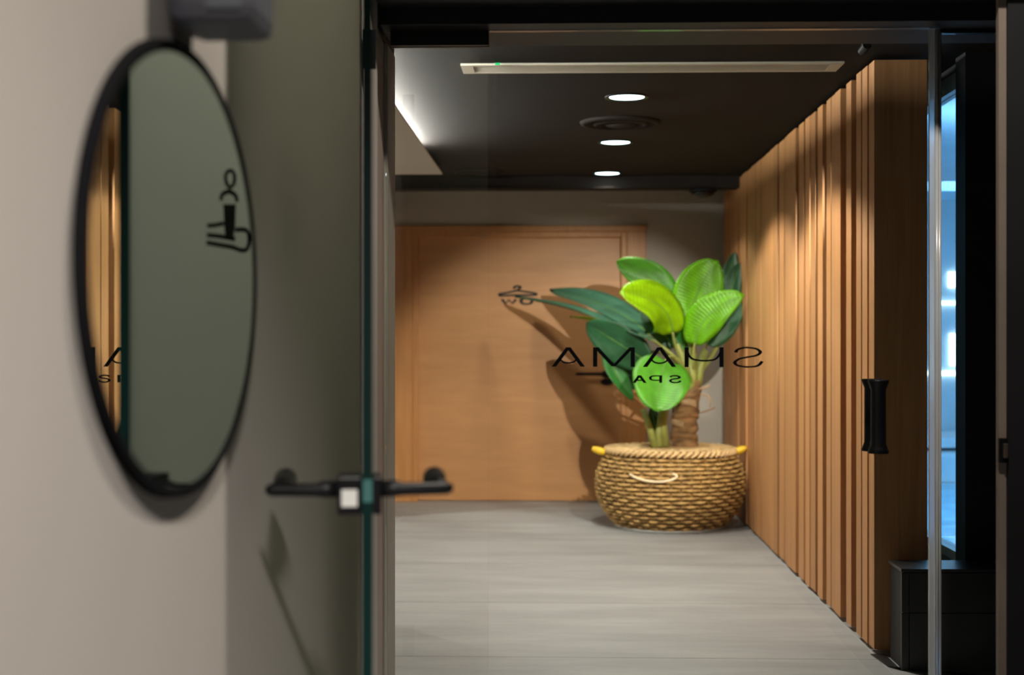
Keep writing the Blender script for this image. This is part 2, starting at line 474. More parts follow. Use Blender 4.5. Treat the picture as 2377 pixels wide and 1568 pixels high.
def poly_prism(bm, pts, place):
    f = [bm.verts.new(place(*p, 1)) for p in pts]; k = [bm.verts.new(place(*p, 0)) for p in pts]
    n = len(pts)
    bm.faces.new(f); bm.faces.new(k[::-1])
    for i in range(n):
        bm.faces.new((f[i], k[i], k[(i + 1) % n], f[(i + 1) % n]))

def smooth_pts(P, sub=6, closed=False):
    out = []; n = len(P)
    rng = n if closed else n - 1
    for i in range(rng):
        p0 = P[(i - 1) % n] if closed or i > 0 else P[0]
        p1, p2 = P[i], P[(i + 1) % n]
        p3 = P[(i + 2) % n] if closed or i + 2 < n else P[-1]
        for k in range(sub):
            t = k / sub
            out.append(tuple(0.5 * ((2 * p1[j]) + (-p0[j] + p2[j]) * t + (2 * p0[j] - 5 * p1[j] + 4 * p2[j] - p3[j]) * t * t + (-p0[j] + 3 * p1[j] - 3 * p2[j] + p3[j]) * t ** 3) for j in (0, 1)))
    if not closed: out.append(P[-1])
    return out

sgx = lambda cx, cy, k: atY(1140 + cx * 0.14304, 590 + cy * 0.14304, YD - 0.0005 - 0.004 * k)
bm = bmesh.new()
stroke_poly(bm, smooth_pts([(390, 560), (370, 545), (400, 526), (455, 524), (482, 545), (450, 565), (430, 592)], 4), sgx, 20, 16, 1)
stroke_poly(bm, smooth_pts([(430, 592), (250, 630), (150, 645), (135, 662), (170, 676), (420, 668), (690, 668), (735, 655), (720, 640), (620, 622), (430, 592)], 4), sgx, 22, 15, 1)
bm_obj('hanger_sign', bm, M_black, dr)
bm = bmesh.new()
stroke_poly(bm, [(178, 735), (236, 806), (290, 742), (345, 806), (405, 735)], sgx, 30, 14, 1)
bm_obj('letter', bm, M_black, dr)
bm = bmesh.new()
stroke_poly(bm, smooth_pts([(575, 722), (500, 735), (488, 768), (510, 803), (575, 812), (640, 803), (662, 768), (650, 735)], 4, True), sgx, 27, 14, 1, True)
bm_obj('letter', bm, M_black, dr)
settle(dr)

# ------------------------------------------------------------------ slat screen
ZST = atX(2029, 139, XS).z
YE = atX(2029.5, 139, XS).y
sr = empty('slat_screen', (XS + 0.05, 8.3, 0), 'tall screen of vertical oak slats lining the corridor behind the basket', 'slat wall', kind='structure')
spx = [(2017, 2029), (2002.3, 2014), (1989.3, 2000.4), (1963.8, 1975.2), (1941, 1952.7), (1930, 1940.2), (1919, 1929.2), (1899.8, 1911.2),
       (1881.6, 1892.6), (1871, 1881), (1854.5, 1866), (1838.4, 1848.4), (1829.6, 1837.8), (1822.2, 1829), (1807.8, 1819.3), (1797.6, 1805.5),
       (1788.7, 1796.8), (1776.4, 1787), (1766.2, 1775.7), (1755, 1765.4), (1743.8, 1753.5), (1734, 1743), (1724, 1733.2), (1714.8, 1723.4), (1703.6, 1714), (1694.4, 1703), (1686, 1693), (1680, 1685)]
sl_mesh = None
for i, (a, b) in enumerate(spx):
    y1 = atX(a, 500, XS).y; y0 = atX(b, 500, XS).y
    if y1 > YB - 0.02: break
    if i == 0:
        XE = atY(2153, 500, y0).x
        s = box('end_board', (XS, y0, 0.02), (XE, y1, ZST), M_slat, sr, 0.002)
        continue
    if sl_mesh is None:
        bm = bmesh.new(); add_box(bm, (0, 0, 0.02), (0.12, 1.0, ZST), 0.0)
        ed = [e for e in bm.edges if abs(e.verts[0].co.z - e.verts[1].co.z) > 0.5 and e.verts[0].co.x < 0.01]
        bmesh.ops.bevel(bm, geom=ed, offset=0.002, segments=1, affect='EDGES')
        s = bm_obj('slat', bm, M_slat, sr); sl_mesh = s.data
    else:
        s = bpy.data.objects.new('slat', sl_mesh); COL.objects.link(s); s.parent = sr
    s.location = (XS + random.uniform(-0.004, 0.004), y0, 0); s.scale = (1, y1 - y0, 1)
box('backing_board', (XS + 0.121, YE + 0.10, 0.0), (XS + 0.16, YB - 0.001, ZST - 0.01), plain('backing_brown', (0.16, 0.075, 0.03), 0.6), sr)
settle(sr)

# ------------------------------------------------------------------ wet area beside the slats
XWN = 1.66
pl_y = 5.50
zp = atY(2200, 1322, pl_y).z
xp0 = atY(2092, 1400, pl_y).x
pr = empty('plinth', (1.6, pl_y + 0.1, 0), 'low black tiled plinth at the foot of the slat screen', 'plinth', kind='structure')
box('core', (xp0 + 0.01, pl_y + 0.012, 0.0), (2.02, 5.72, zp - 0.012), M_black, pr)
xs_ = [xp0, atY(2111, 1400, pl_y).x, 2.02]
zs_ = [0.0, atY(2200, 1424, pl_y).z, zp - 0.014]
for i in range(2):
    for j in range(2):
        box('tile', (xs_[i] + 0.0015, pl_y, zs_[j] + 0.0015), (xs_[i + 1] - 0.0015, pl_y + 0.012, zs_[j + 1] - 0.0015), M_tileblk, pr, 0.0015)
box('top_tile', (xp0, pl_y, zp - 0.012), (2.02, 5.72, zp), M_tileblk, pr, 0.002)
settle(pr)
bm = bmesh.new()
P = [(1.265, YE + 0.0), (1.285, 5.56), (1.42, 5.36), (2.2, 5.18), (2.2, 5.499), (xp0, 5.499), (xp0, YE)]
poly_prism(bm, [(x, y) for x, y in P], lambda x, y, k: (x, y, 0.0008 + 0.003 * k))
o = bm_obj('floor_strip', bm, M_tileblk)
tag(o, 'black stone floor strip in front of the tiled plinth', 'floor', kind='structure')

xc0 = atY(2241, 700, 5.72).x
o = box('wall_column', (xc0, 5.722, 0), (2.02, 5.86, ZC), M_black)
tag(o, 'black column standing on the tiled plinth beside the pool glass', 'column', kind='structure')
o = box('wall_wet', (2.03, 3.87, 0), (2.13, 5.86, 2.6), M_black)
tag(o, 'black side wall behind the glass side panel', 'wall', kind='structure')
box('wall_soffit', (1.667, 3.78, ZC), (2.13, 5.86, ZC + 0.1), M_dark, o)
# window along the pool
zw0, zw1 = atX(2241, 1288, XWN).z, atX(2241, 160, XWN).z
wr = empty('window_1', (XWN, 8, zw0), 'wet glass pane towards the blue lit pool room', 'window', kind='structure')
box('sill_wall', (XWN - 0.03, 5.861, 0), (XWN + 0.05, YB, zw0 - 0.04), M_tileblk, wr)
box('window_frame', (XWN - 0.02, 5.861, zw0 - 0.039), (XWN + 0.04, YB, zw0), M_poolframe, wr)
box('window_frame', (XWN - 0.02, 5.861, zw1 - 0.07), (XWN + 0.04, YB, zw1), M_poolframe, wr)
box('upper_wall', (XWN, 5.861, zw1), (XWN + 0.05, YB, ZC), M_black, wr)
box('pane', (XWN + 0.005, 5.861, zw0), (XWN + 0.017, YB, zw1 - 0.07), M_pool_glass, wr)
settle(wr)
# pool room
o = box('floor_pool', (XWN + 0.05, 5.2, -0.12), (6.5, 14.1, 0.0), M_poolw); o.name = 'floor'
tag(o, 'pale floor of the blue lit pool room', 'floor', kind='structure')
o = box('wall_pool', (XWN + 0.05, 14.0, 0), (6.5, 14.1, 2.9), M_poolw)
tag(o, 'pale end wall of the pool room', 'wall', kind='structure')
box('wall_section', (6.5, 5.2, 0), (6.6, 14.1, 2.9), M_poolw, o)
box('wall_section', (2.14, 5.1, 0), (6.6, 5.2, 2.9), M_poolw, o)
o = box('ceiling_pool', (XWN + 0.051, 5.2, 2.75), (6.5, 14.1, 2.9), M_poolw); o.name = 'ceiling'
tag(o, 'pale ceiling of the pool room', 'ceiling', kind='structure')
YP = 13.98
def poolz(py): return atY(2215, py, YP).z
bright = emission('pool_panel_glow', (0.75, 0.92, 1.0), 6.0)  # emissive panels set against the pool room end wall
for (y0, y1, x0, x1, lab) in ((632, 668, 2201, 2290, 'glowing white panel above the two thin light strips'), (700, 708, 2170, 2290, 'thin glowing strip just over the tallest pool panel'),
                              (775, 850, 2204, 2290, 'tallest glowing white panel in the pool room wall'), (862, 872, 2140, 2290, 'thin glowing strip between the tallest pool panel and the bench')):
    a = atY(x0, y1, YP); b = atY(x1, y0, YP)
    pw = box('glow_panel', (a.x, YP - 0.02, a.z), (b.x, YP, b.z), bright)
    tag(pw, lab, 'lit window', 'glowing panels of the pool room')
# pool bench with two bright ledges and water
o = box('pool_bench', (2.6, 12.6, 0.0), (6.3, 13.95, atY(2215, 1055, 12.6).z), M_poolw, None, 0.02)
tag(o, 'pale stepped pool bench below the glowing panels', 'bench')
box('ledge', (2.6, 12.9, atY(2215, 1040, 12.9).z), (6.3, 13.9, atY(2215, 1018, 12.9).z), M_poolw, o)
M_water = plain('pool_water', (0.25, 0.55, 0.75), 0.08, var=0.3, scale=4, bump=0.6, bscale=7)
o = box('pool_water', (1.9, 8.0, 0.001), (6.2, 12.5, atY(2215, 1190, 12.5).z), M_water)
tag(o, 'rippled blue water surface behind the wet glass', 'water', kind='stuff')
o = box('light_beam_shelf', (2.3, 9.0, 2.20), (5.0, 9.6, 2.26), M_poolw); o.name = 'pool_shelf'
tag(o, 'pale hanging shelf above the pool', 'shelf')
area('pool_lamp', (3.6, 10.0, 2.70), 620, (2.5, 3.5), (0.32, 0.64, 0.97), (0, 0.1, -1))

# ------------------------------------------------------------------ ceiling fittings
def downlight(px, py, label, energy=75, cone=136, blend=0.22):
    c = atZ(px, py, ZC)
    r = empty('downlight', (c.x, c.y, ZC), label, 'ceiling light', group='recessed corridor lights')
    lathe('trim_ring', [(0.082, 0.0), (0.105, 0.0), (0.104, -0.005), (0.094, -0.007), (0.084, -0.003), (0.082, 0.0)], M_blackmetal, r, 40)
    lathe('lamp_disc', [(0.0, -0.002), (0.083, -0.002), (0.083, -0.001)], MATS.get('lamp_glow') or emission('lamp_glow', (0.75, 0.97, 1.0), 9.0), r, 40)
    s = spot('downlight_beam', (c.x, c.y, ZC - 0.02), energy, cone, blend, (1, 0.90, 0.78))
    return c
L1 = downlight(1455, 225, 'round recessed ceiling light beside the long air grille', 180)
L2 = downlight(1429, 330, 'round recessed ceiling light between two others', 140)
L3 = downlight(1409.5, 402, 'round recessed ceiling light next to the dark ceiling beam', 42)

def ring_vent(px, py, rad, label):
    c = atZ(px, py, ZC)
    r = empty('ceiling_vent', (c.x, c.y, ZC), label, 'ceiling vent', group='round ceiling vents')
    lathe('outer_ring', [(rad * 0.8, -0.002), (rad * 0.85, -0.018), (rad * 0.97, -0.012), (rad, -0.001)], M_dark, r, 48)
    lathe('middle_ring', [(rad * 0.52, -0.003), (rad * 0.56, -0.022), (rad * 0.68, -0.016), (rad * 0.72, -0.003)], M_dark, r, 48)
    lathe('center_disc', [(0.0, -0.024), (rad * 0.34, -0.022), (rad * 0.42, -0.003)], M_dark, r, 48)
ring_vent(1440, 283, 0.215, 'dark round ceiling vent between two recessed lights')
ring_vent(1112, 397, 0.17, 'dark round ceiling vent near the cove light')

g0 = atZ(1069, 145.5, ZC); g1 = atZ(1959, 141.5, ZC); g2 = atZ(1070, 164, ZC)
gy0, gy1 = g0.y, atZ(1500, 162.5, ZC).y
gr = empty('air_grille', ((g0.x + g1.x) / 2, gy0, ZC), 'long slim beige slot air grille in the dark ceiling', 'air grille')
gx0, gx1 = g0.x, g1.x
box('grille_body', (gx0, gy0, ZC - 0.004), (gx1, gy1, ZC - 0.001), M_grille_in, gr)
for (a, b) in ((gy0, gy0 + 0.022), (gy1 - 0.022, gy1)):
    box('frame_rail', (gx0, a, ZC - 0.012), (gx1, b, ZC - 0.004), M_grille, gr)
for (a, b) in ((gx0, gx0 + 0.05), (gx1 - 0.05, gx1)):
    box('end_cap', (a, gy0 + 0.0225, ZC - 0.012), (b, gy1 - 0.0225, ZC - 0.004), M_grille, gr)
nl = 6
for k in range(nl):
    yy = gy0 + 0.022 + (gy1 - gy0 - 0.044) * (k + 0.5) / nl
    box('louvre', (gx0 + 0.05, yy - 0.006, ZC - 0.011), (gx1 - 0.05, yy + 0.004, ZC - 0.004), M_grille, gr)
c = atZ(1155, 147.5, ZC - 0.013)
box('green_spot', (c.x - 0.010, c.y - 0.012, ZC - 0.017), (c.x + 0.010, c.y + 0.012, ZC - 0.012), emission('green_emissive', (0.05, 1.0, 0.3), 0.8), gr)  # small green emissive block on the grille
settle(gr)

# cove light strip
o = box('cove_light_strip', (XSO - 0.14, 4.0, ZS + 0.0105), (XSO - 0.11, atZ(1009, 358, ZS).y, ZS + 0.018), emission('cove_glow', (1.0, 0.98, 0.93), 800.0))
tag(o, 'white linear cove light lying on the beige soffit', 'light strip')

# dome camera by the fascia
c = atY(1632, 437, YBM + 0.07)
r = empty('dome_camera', (c.x, c.y, zf), 'black dome security camera under the dark ceiling beam', 'camera')
lathe('mount', [(0.0, 0.0), (0.095, 0.0), (0.10, -0.012), (0.10, -0.022), (0.0, -0.023)], M_black, r, 32)
lathe('dome', [(0.085, -0.0235), (0.08, -0.04), (0.06, -0.055), (0.03, -0.063), (0.0, -0.065)], plain('dome_smoke', (0.01, 0.01, 0.012), 0.08), r, 32)

# ------------------------------------------------------------------ closed glass door
gd = empty('door_2', (0.3, YG, 0), 'closed clear glass door with black mirror-written lettering', 'door', kind='structure')
gx0 = XW + 0.006; gx1 = atY(2157, 700, YG).x
box('glass_leaf', (gx0, YG, 0.01), (gx1, YG + 0.010, ZGT), M_glass, gd)
# pivot patch at the top corner
pa = atY(906, 76, YG - 0.012); pb = atY(1134, 105, YG - 0.012)
box('pivot_patch', (max(pa.x, XW + 0.004), YG - 0.014, pb.z), (pb.x, YG - 0.0005, ZGT + 0.0), M_blackmetal, gd, 0.002)
box('pivot_patch', (max(pa.x, XW + 0.004), YG + 0.0105, pb.z), (pb.x, YG + 0.024, ZGT + 0.0), M_blackmetal, gd, 0.002)
# pull handle: a bar with flared ends each side
hx = atY(2032, 965, YG); hz0 = atY(2032, 1053, YG - 0.03).z; hz1 = atY(2032, 882, YG - 0.03).z
for sgn, nm in ((-1, 'pull_handle'), (1, 'pull_handle')):
    yy = YG - 0.034 if sgn < 0 else YG + 0.044
    bm = bmesh.new()
    H = hz1 - hz0
    prof = [(0.026, 0.0), (0.027, 0.004), (0.024, 0.012), (0.0195, 0.024), (0.019, H - 0.024), (0.024, H - 0.012), (0.027, H - 0.004), (0.026, H)]
    seg = 24; rings = []
    for rr, zz in prof:
        rings.append([bm.verts.new((hx.x + rr * math.cos(2 * math.pi * k / seg), yy + 0.8 * rr * math.sin(2 * math.pi * k / seg), hz0 + zz)) for k in range(seg)])
    for i in range(len(prof) - 1):
        for k in range(seg):
            bm.faces.new((rings[i][k], rings[i][(k + 1) % seg], rings[i + 1][(k + 1) % seg], rings[i + 1][k]))
    bm.faces.new(rings[0][::-1]); bm.faces.new(rings[-1])
    yl = YG if sgn < 0 else YG + 0.010
    for zz in (hz0 + 0.02, hz1 - 0.02):
        tube_into(bm, [(hx.x, yy, zz), (hx.x, yl, zz)], 0.009, 10)
    bm_obj(nm, bm, M_blackmetal, gd, True)
# lettering (traced strokes), stuck on the near face
lx = lambda cx, cy, k: atY(1250 + cx * 0.23138, 780 + cy * 0.23138, YG - 0.0003 - 0.0008 * k)
def letter(fn):
    bm = bmesh.new(); fn(bm); bm_obj('letter', bm, M_print, gd)
def A_(x0, y0, x1, y1, w, arc=True):
    def f(bm):
        ax = (x0 + x1) / 2; h = w * 0.5
        poly_prism(bm, [(ax - h, y0), (ax + h, y0), (x0 + w, y1), (x0, y1)], lx)
        poly_prism(bm, [(ax - h, y0), (ax + h, y0), (x1, y1), (x1 - w, y1)], lambda a, b, k: lx(a, b, k * 0.9))
        if arc:
            ya = y0 + (y1 - y0) * 0.60
            q = (x1 - x0)
            stroke_poly(bm, smooth_pts([(ax - q * 0.255, ya), (ax - q * 0.16, ya + 30), (ax, ya + 42), (ax + q * 0.16, ya + 30), (ax + q * 0.255, ya)], 5), lx, 10, 8, 1)
        else:
            yb = y0 + (y1 - y0) * 0.66
            stroke_poly(bm, [(ax - 38, yb), (ax + 38, yb)], lx, 6, 6, 1)
    return f
letter(A_(131, 115, 467, 310, 46))
def M_(bm):
    poly_prism(bm, [(547, 115), (590, 115), (590, 311), (547, 311)], lx)
    poly_prism(bm, [(924, 115), (966, 115), (966, 313), (924, 313)], lx)
    poly_prism(bm, [(555, 115), (603, 115), (777, 305), (735, 305)], lambda a, b, k: lx(a, b, k * 0.9))
    poly_prism(bm, [(735, 305), (777, 305), (960, 115), (912, 115)], lambda a, b, k: lx(a, b, k * 0.8))
letter(M_)
letter(A_(1046, 115, 1383, 313, 46))
def H_(bm):
    poly_prism(bm, [(1465, 115), (1506, 115), (1506, 315), (1465, 315)], lx)
    poly_prism(bm, [(1815, 115), (1858, 115), (1858, 315), (1815, 315)], lx)
    stroke_poly(bm, smooth_pts([(1495, 165), (1515, 205), (1560, 238), (1660, 250), (1760, 240), (1805, 205), (1825, 165)], 5), lambda a, b, k: lx(a, b, k * 0.9), 13, 9, 1)
letter(H_)
letter(lambda bm: stroke_poly(bm, smooth_pts([(1978, 168), (1995, 140), (2050, 122), (2110, 119), (2190, 133), (2226, 165), (2190, 196), (2110, 212), (2030, 228), (1985, 250), (1970, 272), (1995, 297), (2060, 310), (2120, 312), (2200, 300), (2245, 256)], 5), lx, 19, 8.5, 1))
letter(A_(942, 397, 1085, 473, 32, False))
def P_(bm):
    poly_prism(bm, [(1211, 397), (1240, 397), (1240, 473), (1211, 473)], lx)
    stroke_poly(bm, smooth_pts([(1212, 403), (1160, 403), (1128, 411), (1122, 425), (1130, 440), (1160, 447), (1212, 447)], 5), lambda a, b, k: lx(a, b, k * 0.9), 13, 6, 1)
letter(P_)
letter(lambda bm: stroke_poly(bm, smooth_pts([(1322, 415), (1335, 405), (1372, 401), (1405, 407), (1414, 419), (1395, 428), (1365, 433), (1334, 440), (1322, 453), (1340, 466), (1375, 470), (1410, 464), (1425, 452)], 5), lx, 14, 6.5, 1))
# polished edge and clear seal profile
e0 = atY(2157, 700, YG).x
e1 = atY(2171, 700, YG).x; e2 = atY(2180, 700, YG).x; e3 = atY(2187, 700, YG).x
box('polished_edge', (e0 + 0.0005, YG - 0.001, 0.01), (e1 - 0.001, YG + 0.011, ZGT), M_seal, gd)
tube('seal_strip', [((e1 + e2) / 2, YG + 0.004, 0.01), ((e1 + e2) / 2, YG + 0.004, ZGT)], (e2 - e1) / 2, M_seal, gd, 12)
box('top_edge_highlight', (pb.x + 0.002, YG - 0.001, ZGT + 0.0003), (gx1, YG + 0.011, ZGT + 0.0025), M_seal, gd)  # pale strip stands in for the highlight along the glass top
settle(gd)
sp_ = empty('window_2', (1.05, YG + 0.03, 0), 'narrow fixed glass side panel beside the black post', 'window', kind='structure')
zsp = atY(2250, 79, YG + 0.03).z
box('pane', (e2 + 0.001, YG + 0.024, 0.0), (XJ - 0.001, YG + 0.034, zsp), M_glass, sp_)
tube('pane_edge', [(e3 - 0.004, YG + 0.012, 0.0), (e3 - 0.004, YG + 0.012, zsp)], 0.0055, M_seal, sp_, 12)
box('top_channel', (e3, YG + 0.020, zsp + 0.001), (XJ - 0.001, YG + 0.038, ZGT + 0.003), M_blackmetal, sp_)
settle(sp_)
# gasket and catch on the near black post
xg0, xg1 = atY(2318, 700, 3.45).x, atY(2336, 700, 3.45).x
o = box('trim_6', (xg0, 3.45, 0.0), (xg1, 3.47, 2.10), M_strip)
tag(o, 'brown gasket strip on the black door post', 'gasket', kind='structure')
k0, k1 = atY(2317, 1075, 3.44), atY(2338, 1018, 3.44)
r = empty('latch_keeper', ((k0.x + k1.x) / 2, 3.44, k0.z), 'small dark latch keeper on the brown gasket strip', 'latch')
box('keeper_plate', (k0.x, 3.435, k0.z), (k1.x, 3.449, k1.z), M_blackmetal, r, 0.002)
box('keeper_lip', (k0.x + 0.009, 3.425, k0.z + 0.012), (k1.x - 0.002, 3.4345, k1.z - 0.012), plain('bronze', (0.12, 0.09, 0.07), 0.35, 0.6), r, 0.002)
settle(r)
o = box('wall_post', (xg1 + 0.001, 3.441, 0.0), (1.9, 3.50, 3.3), M_black)
tag(o, 'black end post of the entrance room', 'post', kind='structure')

# ------------------------------------------------------------------ open frosted leaf by the left wall
YF = 2.0
pe = atY(852.5, 784, YF)
ldir = Vector((pe.x, pe.y, 0)).normalized()               # runs along the line of sight, edge on
lnrm = Vector((ldir.y, -ldir.x, 0))                        # points to the right
tL = 1.27
fr = empty('door_3', (pe.x, pe.y, 0), 'open frosted glass door swung back against the mirror wall', 'door', kind='structure')
TH = 0.006
def lp(u, s, z):  # u along leaf, s sideways (right +)
    return Vector((pe.x, pe.y, 0)) + ldir * u + lnrm * s + Vector((0, 0, z))
def lbox(name, u0, u1, s0, s1, z0, z1, mat, parent, bev=0.0):
    bm = bmesh.new(); add_box(bm, (u0, s0, z0), (u1, s1, z1), bev)
    for v in bm.verts: v.co = lp(v.co.x, v.co.y, v.co.z)
    return bm_obj(name, bm, mat, parent)
lbox('glass_leaf', 0.0005, tL, -TH, TH, 0.012, 2.30, M_frost, fr)
lbox('glass_edge', -0.004, 0.0, -TH - 0.0015, TH + 0.0015, 0.012, 2.30, M_edge, fr)
zl = atY(830, 1146, YF).z; zh = atY(700, 1137, YF).z
lk = lbox('lock_case', -0.004, 0.06, -0.042, -TH - 0.0016, zl - 0.030, zl + 0.024, M_blackmetal, fr, 0.003)
lbox('lock_case', -0.004, 0.06, TH + 0.0016, 0.020, zl - 0.030, zl + 0.024, M_blackmetal, fr, 0.003)
lbox('latch_sticker', -0.0055, -0.0045, -0.036, -0.014, zl - 0.018, zl + 0.006, M_white, fr)
lbox('edge_cover', -0.0052, -0.0042, -0.006, 0.007, zl - 0.012, zl + 0.020, plain('teal_cover', (0.05, 0.16, 0.15), 0.4), fr)
for sg, send in ((-1, -0.143), (1, 0.122)):
    s0 = sg * (0.042 if sg < 0 else 0.02)
    bm = bmesh.new()
    tube_into(bm, [lp(0.012, s0, zh), lp(0.012, s0 + sg * 0.02, zh), lp(0.012, s0 + sg * 0.03, zh - 0.001), lp(0.012, send - sg * 0.008, zh), lp(0.012, send, zh)], [0.012, 0.012, 0.0095, 0.0093, 0.005], 14)
    tube_into(bm, [lp(0.012, send - sg * 0.018, zh), lp(0.08, send - sg * 0.020, zh), lp(0.155, send - sg * 0.020, zh)], [0.009, 0.014, 0.018], 14)
    bm_obj('lever_handle', bm, M_blackmetal, fr, True)
for zz in (0.35, 1.9):
    lbox('hinge', tL + 0.001, tL + 0.012, -0.012, 0.02, zz, zz + 0.09, M_blackmetal, fr)
# seated figure pictogram on the wall side of the leaf (seen in the mirror)
XM = XW + 0.012
def via_mirror(cx, cy, k):
    px, py = 440 + cx * 0.16575, 360 + cy * 0.16582
    p = atX(px, py, XM); d = ray(px, py); d = Vector((-d.x, d.y, d.z))
    n = lnrm; q = lp(0, -TH - 0.0006 - 0.0008 * k, 0)
    t = (q - p).dot(n) / d.dot(n)
    return p + d * t
bm = bmesh.new()
stroke_poly(bm, smooth_pts([(570, 215), (515, 260), (505, 335), (525, 410), (570, 455), (615, 410), (632, 335), (620, 260)], 4, True), via_mirror, 26, 26, 1, True)
stroke_poly(bm, smooth_pts([(445, 640), (455, 560), (550, 512), (645, 570), (665, 660)], 4), via_mirror, 26, 36, 1)
poly_prism(bm, [(470, 690), (650, 690), (640, 1000), (610, 1190), (500, 1170), (485, 1000)], via_mirror)
stroke_poly(bm, [(245, 990), (360, 985), (480, 955)], via_mirror, 26, 32, 1)
stroke_poly(bm, [(240, 1120), (420, 1140), (640, 1180)], via_mirror, 26, 34, 1)
stroke_poly(bm, smooth_pts([(235, 1225), (420, 1260), (600, 1290), (720, 1335), (800, 1320), (832, 1220), (820, 1090), (760, 1045), (640, 1050)], 4), via_mirror, 26, 34, 1)
bm_obj('pictogram', bm, M_black, fr)
settle(fr)

# ------------------------------------------------------------------ round mirror
ya = atX(203, 640, XM).y; yb = atX(589, 640, XM).y
yc, ra = (ya + yb) / 2, (yb - ya) / 2
def fit():
    lo_b, zc = 0.25, 1.37
    for _ in range(60):
        ys = []
        for k in range(180):
            a = k * math.pi / 90
            p = Vector((XM, yc + ra * math.cos(a), zc + lo_b * math.sin(a))) - O
            dep = p.dot(Vector((-SY, CYW, 0))); ys.append(CY - F * p.z / dep)
        h = max(ys) - min(ys); c = (max(ys) + min(ys)) / 2
        lo_b *= 1012 / h; zc += (c - 624) * yc / F * 0.8
    return lo_b, zc
rb, zm = fit()
mr = empty('wall_mirror', (XW, yc, zm - rb), 'oval wall mirror in a thin black frame on the beige wall', 'mirror')
seg = 96; vs = []; fs = []
prof = [(0.000, XM - 0.001), (0.003, XM + 0.002), (0.013, XM + 0.002), (0.014, XW + 0.001), (0.0, XW + 0.001)]
for k in range(seg):
    a = 2 * math.pi * k / seg
    for d, x in prof: vs.append((x, yc + (ra + d) * math.cos(a), zm + (rb + d) * math.sin(a)))
n = len(prof)
for k in range(seg):
    for i in range(n):
        fs.append((k * n + i, k * n + (i + 1) % n, ((k + 1) % seg) * n + (i + 1) % n, ((k + 1) % seg) * n + i))
fo = mesh_obj('frame', vs, fs, M_print, mr)
vs = [(XM, yc + ra * math.cos(2 * math.pi * k / seg), zm + rb * math.sin(2 * math.pi * k / seg)) for k in range(seg)]
vs += [(XM - 0.004, v[1], v[2]) for v in vs]
fs = [tuple(range(seg)), tuple(range(seg, 2 * seg))[::-1]] + [(k, seg + k, seg + (k + 1) % seg, (k + 1) % seg) for k in range(seg)]
mesh_obj('mirror_glass', vs, fs, M_mirror, mr)
settle(mr)

# grey box above the mirror
b0 = atY(375, 45, 1.62); b1 = atY(585, 45, 1.62)
r = empty('wall_box', (XW, 1.66, b0.z), 'grey rounded plastic box on the wall above the oval mirror', 'wall box')
box('housing', (XW + 0.001, 1.62, b0.z), (b1.x, 1.76, b0.z + 0.20), M_grey, r, 0.018)
box('front_cover', (XW + 0.050, 1.616, b0.z + 0.012), (b1.x - 0.012, 1.6195, b0.z + 0.18), plain('grey_plastic_light', (0.15, 0.165, 0.19), 0.4), r, 0.001)
settle(r)

# ------------------------------------------------------------------ basket
BC = Vector((atY(1556, 1100, 9.66).x, 9.68, 0))
bk = empty('woven_basket', (BC.x, BC.y, 0), 'round woven straw basket planter with yellow rope knobs', 'basket')
prof_b = [(0.355, 0.014), (0.395, 0.05), (0.44, 0.10), (0.475, 0.16), (0.496, 0.23), (0.502, 0.30), (0.494, 0.37), (0.470, 0.43), (0.435, 0.485), (0.415, 0.51)]
def RB(z):
    for (r0, z0), (r1, z1) in zip(prof_b, prof_b[1:]):
        if z <= z1 + 1e-9:
            t = (z - z0) / (z1 - z0); return r0 + (r1 - r0) * max(0, t)
    return prof_b[-1][0]
lathe('liner', [(0.0, 0.013)] + [(r - 0.022, z) for r, z in prof_b] + [(0.0, 0.508)], M_liner, bk, 48)
lathe('saucer', [(0.0, 0.001), (0.36, 0.001), (0.375, 0.010), (0.36, 0.0125), (0.0, 0.0125)], M_white, bk, 64)
NS = 46
bm = bmesh.new()
prev = None
for r, z in prof_b:
    cur = [bm.verts.new(((r + dr_) , s * 0.009, z)) for dr_ in (-0.018, -0.011) for s in (-1, 1)]
    if prev:
        for a, b in ((0, 1), (1, 3), (3, 2), (2, 0)):
            bm.faces.new((prev[a], prev[b], cur[b], cur[a]))
    prev = cur
s0 = bm_obj('stake', bm, plain('stake_brown', (0.24, 0.13, 0.035), 0.7, var=0.3, scale=14), bk)
for k in range(NS):
    s = s0 if k == 0 else bpy.data.objects.new('stake', s0.data)
    if k:
        COL.objects.link(s); s.parent = bk
    s.rotation_euler = (0, 0, 2 * math.pi * k / NS)
NR = 19
for i in range(NR):
    z = 0.024 + (0.505 - 0.024) * i / (NR - 1)
    hgt = 0.0080
    vs, fs = [], []; SG = NS * 6
    for k in range(SG):
        a = 2 * math.pi * k / SG
        ph = math.cos(NS / 2 * a + math.pi * i)
        rr = RB(z) - 0.004 + 0.014 * max(-0.9, min(0.9, ph * 1.5))
        zz = z + 0.002 * math.sin(5 * a + i)
        for q in range(6):
            b = 2 * math.pi * q / 6
            R = rr + 0.006 * math.cos(b)
            vs.append((R * math.cos(a), R * math.sin(a), zz + hgt * math.sin(b)))
    for k in range(SG):
        for q in range(6):
            fs.append((k * 6 + q, k * 6 + (q + 1) % 6, ((k + 1) % SG) * 6 + (q + 1) % 6, ((k + 1) % SG) * 6 + q))
    mesh_obj('weft_strand', vs, fs, M_straw, bk, True)
